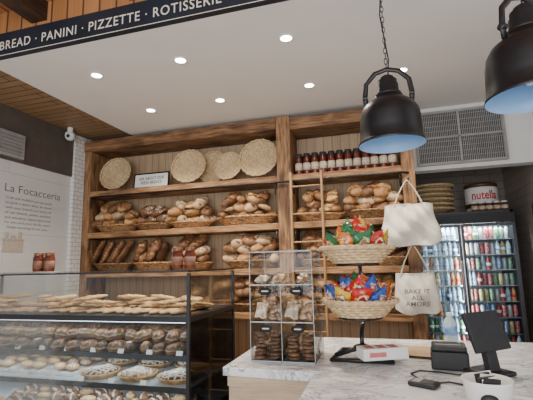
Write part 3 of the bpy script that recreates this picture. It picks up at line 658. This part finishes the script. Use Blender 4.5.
lf=empty('packaged_box',(-.04,2.15,.974),rot=(0,0,rad(24)),label='white and red printed packet resting on stand base',cat='box')
ob('carton',MB().box(-.115,.115,-.05,.05,0,.055),[M['paper']],parent=lf,bevel=.003)
ob('printed_band',MB().box(-.085,.00,-.0512,-.0502,.016,.038),[M['pink']],parent=lf)
for k in range(3): ob('printed_stripe',MB().box(-.09+.062*k,-.05+.062*k,-.035,.035,.0552,.0558),[M['pink']],parent=lf)
b=MB(); nx=10
vs=[]
for i in range(nx+1):
    for k in range(nx+1):
        u=i/nx-.5; v=k/nx-.5; vs.append((u*.22,v*.26,.012+.008*math.sin(7*u+4*v)*(.5-abs(u))*4*(.5-abs(v))+.030*(.25-u*u)*(.25-v*v)*16*.5))
fs2=[(i*(nx+1)+k,(i+1)*(nx+1)+k,(i+1)*(nx+1)+k+1,i*(nx+1)+k+1) for i in range(nx) for k in range(nx)]
b.add(vs,fs2,0,True); b.add([(x,y,.001) for x,y,z in vs],fs2,0,True)
ob('paper_bag',b,[M['kraft']],loc=(.15,2.40,.951),rot=(0,0,-.2),label='brown kraft paper bag lying flat on counter',cat='paper bag')

rp=ob('receipt_printer',MB().box(-.080,.080,-.07,.07,0,.08).box(-.075,.075,-.065,.065,.08,.105),[M['blackm']],loc=(.262,2.12,.951),rot=(0,0,-.1),label='black receipt printer on marble counter',cat='printer',bevel=.008)
ob('paper_slot',MB().box(-.055,.055,-.03,-.022,.1052,.108),[M['ventg']],parent=rp); ob('button',MB().cyl((.05,.03,.105),.008,.004,12),[M['ventg']],parent=rp)
ps=empty('cash_register',(.410,2.03,.951),rot=(0,0,rad(40)),label='black touchscreen till on angled stand',cat='cash register')
ob('base',MB().box(-.070,.070,-.075,.085,0,.018),[M['black']],parent=ps,bevel=.006)
ob('stand',MB().box(-.03,.03,-.02,.015,.012,.17,rot=(rad(-10),0,0)),[M['blackm']],parent=ps,bevel=.005)
sc_=ob('screen',MB().box(-.105,.105,-.012,.012,-.085,.085),[M['blackm']],parent=ps,loc=(0,.0,.18),rot=(rad(-20),0,0),bevel=.006)
ob('display_glass',MB().box(-.095,.095,.0122,.0135,-.075,.075),[M['black']],parent=sc_)
cr=ob('card_reader',MB().box(-.035,.035,-.055,.055,0,.018),[M['blackm']],loc=(.12,1.80,.951),rot=(0,0,1.1),label='small black card reader lying on counter',cat='card reader',bevel=.006)
ob('display',MB().box(-.025,.025,.01,.042,.0182,.0192),[M['ventg']],parent=cr)
ob('keypad',MB().box(-.026,.026,-.045,.0,.0182,.0195),[M['black']],parent=cr)
ob('cable',MB().tube([(.17,1.83,.955),(.22,1.86,.955),(.27,1.83,.955),(.33,1.86,.955),(.35,1.90,.955),(.37,1.93,.956)],.0035,6),[M['blackm']],label='thin black cable lying on counter',cat='cable')
ob('cable',MB().tube([(.11,1.88,.955),(.08,1.96,.955),(.12,2.02,.955),(.20,2.01,.955),(.27,1.98,.955),(.33,1.97,.956)],.0035,6),[M['blackm']],label='thin black looping cable beside card reader',cat='cable')
tb=empty('white_tub',(.30,1.545,.951),label='white round tub with black oval label',cat='container')
ob('body',MB().lathe([(0,0),(.064,0),(.075,.10),(.078,.105),(.072,.105),(.06,.01),(0,.01)],36),[M['paper']],parent=tb)
ob('oval_label',MB().lathe([(0,0),(.024,0),(.024,.003),(0,.003)],24,sx=1.1,sy=.7,rot=(rad(90-8),0,0)),[M['blackm']],parent=tb,loc=(-.012,-.073,.058))
for k in range(6):
    ob('packet',MB().box(-.028,.028,-.005,.005,0,.10,rot=(.2*math.sin(k),.15*math.cos(k*2),0)),[M['paper'] if k%2 else M['blackm']],parent=tb,loc=(.006*math.sin(k*3),.017*(k-2.5),.015),rot=(0,0,.4+.2*math.sin(k*2)))
bt=empty('water_bottle',(.335,2.55,.951),label='clear plastic water bottle with blue label',cat='bottle')
M['pet']=noisemat('water_plastic',(.55,.66,.70),(.45,.56,.60),rough=.1)
M['blu']=noisemat('blue_label',(.05,.22,.55),(.35,.5,.7),rough=.4,scale=20)
ob('body',MB().lathe([(0,0),(.03,0),(.033,.01),(.033,.14),(.03,.155),(.013,.175),(.013,.18),(0,.18)],20),[M['pet']],parent=bt)
ob('label_wrap',MB().lathe([(.0335,.075),(.0345,.075),(.0345,.125),(.0335,.125)],20),[M['blu']],parent=bt)
ob('cap',MB().cyl((0,0,.18),.014,.018,16),[M['paper']],parent=bt)

# ------------------------------------------------------------ tote bags
def tote(loc,w,h,hh,lab,text,rz,crease=1.0,sag=.03,ph=0,gather=.13,bulge=.05):
    e=empty('tote_bag',loc,(0,0,rz),label=lab,cat='bag',group='canvas tote bags on hooks')
    b=MB(); nx,ny=44,38
    def Z(u,v): return v*h-sag*(1-u*u)*v*v-(.045*crease)*abs(u)**2.5*v+.06*crease*u**4*(1-v)**2+.008*math.sin(5*u+ph)*(1-v)
    for sg in (1,-1):
        vs=[]
        for i in range(ny+1):
            v=i/ny
            for k in range(nx+1):
                u=-1+2*k/nx
                ed=(1-u*u)**.5
                th=bulge*ed*(.30+.70*math.sin(pi*min(1,v*.95+.12))**.7)
                fold=crease*.020*ed*(math.sin(7*u+5*v+ph)*(.3+v)+.9*math.sin(4*u-7*v+ph*2)*(1-.4*v)+.5*math.sin(14*u*v+4*v)-abs(math.sin(5*u+8*v)))
                vs.append((u*w/2*(1-gather*v*v+.06*crease*math.sin(5*v+ph)*(1 if u>0 else .6)),sg*max(th,.002)+fold,Z(u,v)))
        fs=[(i*(nx+1)+k,i*(nx+1)+k+1,(i+1)*(nx+1)+k+1,(i+1)*(nx+1)+k) for i in range(ny) for k in range(nx)]
        b.add(vs,fs,0,True)
    ob('body',b,[M['canvas']],parent=e)
    for sg in (1,-1):
        P=[]
        for i in range(21):
            a=pi*i/20; P.append((-.125*math.cos(a)*(1-.70*math.sin(a)),sg*(.016-.010*math.sin(a)),h-.07+(hh+.07)*math.sin(a)**.8))
        ob('strap',MB().tube(P,.015,6,flat=.35),[M['canvas']],parent=e)
    if text: ob('lettering',textmesh(text,w=w*.56,h=h*.38,mats=[M['lightink']],bold=.008),parent=e,loc=(0,-.085,h*.38),rot=(rad(90),0,0))
    return e
tote((.245,3.82,1.57),.50,.42,.18,'full cream canvas tote bag hanging in soft folds',None,.05,1.1,.04,1.0,.16,.075)
tote((.255,3.85,.98),.37,.38,.22,'cream canvas tote bag printed with grey lettering',"BAKE IT\nALL\nAMORE",.03,.55,.03,.4,.10,.065)
for z in (2.171,1.581):
    ob('wall_hook',MB().tube([(.26,3.999,z+.03),(.26,3.93,z+.01),(.26,3.86,z-.012),(.26,3.82,z),(.26,3.80,z+.02)],.006,8),[M['black']],label='black metal hook screwed into shelving post',cat='hook',group='hooks on the shelving post')

# ------------------------------------------------------------ pendants
pd=empty('pendant_lamp',(.075,2.0,2.01),label='black industrial bell pendant lamp on chain',cat='lamp',group='black pendant lamps')
b=MB(); b.lathe([(.158,0),(.160,.004),(.157,.014),(.151,.022),(.149,.07),(.146,.13),(.140,.168),(.122,.200),(.094,.222),(.072,.232),(.070,.250),(0,.250)],48)
ob('shade',b,[M['black']],parent=pd)
ob('shade_lining',MB().lathe([(.158,.0),(.149,.012),(.146,.05),(.142,.12),(.134,.160),(.115,.188),(.08,.21),(.0,.22)],48),[M['inner']],parent=pd,label='lamp lining coloured pale blue like reflected daylight')
b=MB().lathe([(0,.249),(.064,.249),(.064,.262),(.053,.266),(.052,.31),(.046,.314),(.046,.335),(.034,.341),(.032,.352),(.02,.36),(0,.36)],28)
ob('lamp_housing',b,[M['blackm']],parent=pd)
b=MB().tube([(-.108,0,.210),(-.113,0,.26),(-.104,0,.33),(-.058,0,.380),(0,0,.396),(.058,0,.380),(.104,0,.33),(.113,0,.26),(.108,0,.210)],.008,8,flat=1.6)
for s in (-1,1): b.cyl((s*.112-.01,0,.255),.014,.02,12,rot=(0,rad(90),0))
ob('yoke',b,[M['black']],parent=pd)
ob('bulb',MB().lathe([(0,.05),(.02,.054),(.034,.075),(.034,.095),(.018,.13),(.018,.19),(0,.19)],24),[M['bulb']],parent=pd)
b=MB()
z=.396;k=0
while z<1.39:
    P=[]
    for i in range(12):
        a=2*pi*i/12; c=.007*math.cos(a); s=.018*math.sin(a)
        P.append((c,0,z+.014+s) if k%2 else (0,c,z+.014+s))
    b.tube(P,.0020,5,closed=True); z+=.029; k+=1
ob('chain',b,[M['black']],parent=pd)
ob('cord',MB().tube([(.004,.006,.35),(.014,.006,.45),(-.012,.004,.7),(.012,.004,.95),(-.006,0,1.2),(0,0,1.39)],.0035,6),[M['blackm']],parent=pd)
ob('ceiling_rose',MB().lathe([(0,1.41),(.06,1.408),(.055,1.385),(.02,1.37),(0,1.37)],24),[M['black']],parent=pd)
dup(pd,(.555,1.57,2.01),rot=(0,0,.6))

# ------------------------------------------------------------ fridge
FX0,FX1,FY0,FY1,FZ=.29,1.36,4.80,5.45,1.96
fr=empty('display_fridge',((FX0+FX1)/2,(FY0+FY1)/2,0),label='black two door glass drinks fridge full of bottles',cat='fridge')
def fp(name,mb,mt,par=None,**k):
    o=ob(name,mb,[mt],parent=par or fr,**k)
    if par is None: o.location=(-(FX0+FX1)/2,-(FY0+FY1)/2,0)
    return o
fp('cabinet',MB().box(FX0,FX0+.03,FY0+.03,FY1,0,FZ).box(FX1-.03,FX1,FY0+.03,FY1,0,FZ).box(FX0+.03,FX1-.03,FY1-.03,FY1,0,FZ).box(FX0,FX1,FY0+.03,FY1,FZ-.03,FZ).box(FX0+.03,FX1-.03,FY0+.03,FY1,0,.42),M['black'])
fp('header',MB().box(FX0,FX1,FY0-.01,FY0+.06,1.83,FZ-.031),M['blackm'])
fp('kick_grille',MB().box(FX0,FX1,FY0,FY0+.03,.02,.42),M['blackm'])
fp('liner',MB().box(FX0+.031,FX1-.031,FY1-.04,FY1-.031,.43,1.92),M['fridgein'])
mid=(FX0+FX1)/2
for a,bx in ((FX0+.005,mid-.004),(mid+.004,FX1-.005)):
    d=fp('door',MB().box(a,a+.028,FY0-.02,FY0+.02,.44,1.82).box(bx-.028,bx,FY0-.02,FY0+.02,.44,1.82).box(a+.028,bx-.028,FY0-.02,FY0+.02,.44,.47).box(a+.028,bx-.028,FY0-.02,FY0+.02,1.79,1.82),M['dframe'])
    ob('door_glass',MB().box(a+.028,bx-.028,FY0-.003,FY0+.003,.47,1.79),[M['glassd']],parent=d)
    hx=bx-.02 if a<mid-.1 else a+.02
    ob('handle',MB().tube([(hx,FY0-.02,.95),(hx,FY0-.05,.97),(hx,FY0-.05,1.40),(hx,FY0-.02,1.42)],.009,8),[M['silver']],parent=d)
SHZ=[.50,.665,.83,.995,1.16,1.325,1.49,1.655]
for z in SHZ: fp('shelf',MB().box(FX0+.03,FX1-.03,FY0+.06,FY1-.05,z-.008,z),M['steel'])
fp('light_strip',MB().box(mid-.010,mid+.010,FY0+.035,FY0+.045,.5,1.78),M['strip'])
for lx in (FX0+.30,FX1-.30):
    l=bpy.data.lights.new('fridge_lamp','AREA'); l.shape='RECTANGLE'; l.size=.4; l.size_y=.05; l.energy=7; l.color=(.88,.95,1)
    lo=bpy.data.objects.new('fridge_lamp',l); COL.objects.link(lo); lo.location=(lx,FY0+.04,1.81); lo.rotation_euler=(rad(35),0,0)
    l=bpy.data.lights.new('fridge_lamp','AREA'); l.shape='RECTANGLE'; l.size=.03; l.size_y=1.2; l.energy=5.5; l.color=(.88,.95,1)
    lo=bpy.data.objects.new('fridge_lamp',l); COL.objects.link(lo); lo.location=(mid+(.03 if lx>mid else -.03),FY0+.04,1.15); lo.rotation_euler=(rad(90),0,rad(-45 if lx>mid else 45))
cols=[('clear',(.55,.65,.68),'paper'),('red',(.38,.05,.05),'paper'),('orange',(.55,.27,.09),'red'),('green',(.10,.27,.13),'paper'),('yellow',(.58,.48,.18),'paper'),('blue',(.12,.20,.36),'paper'),('dark',(.12,.065,.04),'red')]
bp={}
for nme,c,lm in cols:
    e=empty('drink_bottle',(0,-5,0),label=nme+' drink bottle with coloured label on fridge shelf',cat='bottle',group='drink bottles in the fridge')
    mt=noisemat('drink_'+nme,c,tuple(v*.8 for v in c),rough=.12)
    ob('body',MB().lathe([(0,0),(.021,0),(.0235,.006),(.0235,.092),(.019,.110),(.010,.128),(.010,.134),(0,.134)],14),[mt],parent=e)
    ob('label_wrap',MB().lathe([(.0238,.040),(.0245,.040),(.0245,.070),(.0238,.070)],14),[M['blu'] if nme=='clear' else M[lm]],parent=e)
    ob('cap',MB().cyl((0,0,.134),.011,.010,10),[M['blackm'] if lm=='paper' and nme!='clear' else M['blu'] if nme=='clear' else M['red']],parent=e)
    bp[nme]=e
cp={}
for nme,c in (('red',(.42,.05,.05)),('silver',(.48,.48,.50)),('orange',(.52,.30,.12)),('green',(.13,.30,.16)),('blue',(.12,.20,.36)),('yellow',(.55,.46,.18))):
    e=empty('drink_can',(0,-5,0),label=nme+' drink can on fridge shelf',cat='can',group='drink cans in the fridge')
    ob('body',MB().lathe([(0,0),(.019,0),(.024,.007),(.024,.108),(.020,.118),(0,.118)],14),[noisemat('can_'+nme,c,tuple(v*.4+.32 for v in c),rough=.25,scale=38,metal=.3,lo=.40,hi=.50)],parent=e)
    ob('lid',MB().lathe([(.020,.118),(.021,.122),(.018,.122),(.018,.119),(0,.119)],14),[M['steel']],parent=e)
    cp[nme]=e
rg=random.Random(4)
for si,z in enumerate(SHZ[::-1]):
    for k in range(9):
        nm=rg.choice([['clear']*5+['blue','green'],['clear']*4+['orange','yellow','blue'],['green','clear','clear','orange','clear'],['dark','orange','yellow','clear','red']][si%4])
        dup(bp[nm],(FX0+.062+.0515*k,FY0+.09+.012*(k%2),z+.001))
    for k in range(9):
        nm=rg.choice(['red']*4+['silver','silver','orange','green','green','blue','yellow']); x=mid+.056+.0515*k
        if (si+k//3)%3!=0: dup(cp[nm],(x,FY0+.09+.012*(k%2),z+.001))
        else: dup(bp['clear' if nm=='silver' else nm],(x,FY0+.09+.012*(k%2),z+.001))
for e in list(bp.values())+list(cp.values()):
    for ch in list(e.children): bpy.data.objects.remove(ch)
    bpy.data.objects.remove(e)
TR2=traymesh('straw_platter',.235)
for i in range(6):
    ob('straw_basket',TR2,loc=(.585+R_(-.02,.02),5.06,FZ+.014+.054*i),rot=(0,0,i*.7),scale=(1,1,1.3),label='flat round straw basket in stack on fridge',cat='basket',group='straw baskets stacked on fridge')
nb=empty('spread_display_tub',(1.13,5.10,FZ+.001),label='white hazelnut spread tub with dark lid on fridge',cat='tub')
ob('body',MB().lathe([(0,0),(.16,0),(.17,.02),(.175,.27),(.17,.285),(0,.285)],32),[M['paper']],parent=nb)
M['brn']=noisemat('hazelnut_brown',(.12,.05,.02),(.08,.03,.015),rough=.4)
ob('lid',MB().lathe([(0,.286),(.172,.286),(.173,.32),(.165,.33),(0,.33)],32),[M['brn']],parent=nb)
ob('brown_band',MB().lathe([(.1725,.05),(.1745,.05),(.1755,.10),(.1735,.10)],32),[M['brn']],parent=nb)
tm=textmesh("nutella",w=.27,h=.10,mats=[M['red']],bold=.02)
for v in tm.vertices:
    a=v.co.x/.178; v.co=Vector((.178*math.sin(a),v.co.y,.178*math.cos(a)-.178))
ob('lettering',tm,parent=nb,loc=(0,-.178,.19),rot=(rad(90),0,0))
sj=jar('spread_jar',.034,.10,(1.00,4.86,FZ+.001),'small hazelnut spread jar with white lid','spread jars on the fridge',M['paper'],M['brn'],M['labw'])
for i in range(1,5): dup(sj,(1.00+.074*i,4.86,FZ+.001))
ob('wall_pipe',MB().tube([(1.46,4.5,1.7),(1.46,4.5,1.95),(1.46,4.40,2.0),(1.46,4.30,2.0)],.025,10).cyl((1.46,4.3,1.97),.04,.06,16),[M['black']],label='black pipe fitting on tiled side wall',cat='pipe')

# ------------------------------------------------------------ lights
w=bpy.data.worlds.new('world'); S.world=w; w.use_nodes=True
w.node_tree.nodes['Background'].inputs[0].default_value=(.94,.96,1,1); w.node_tree.nodes['Background'].inputs[1].default_value=.98
def area(name,loc,rot,sx,sy,e,c):
    l=bpy.data.lights.new(name,'AREA'); l.shape='RECTANGLE'; l.size=sx; l.size_y=sy; l.energy=e; l.color=c
    o=bpy.data.objects.new(name,l); COL.objects.link(o); o.location=loc; o.rotation_euler=rot
area('storefront_daylight',(-.5,-2.2,1.7),(rad(90),0,0),4,2.4,150,(.96,.98,1))
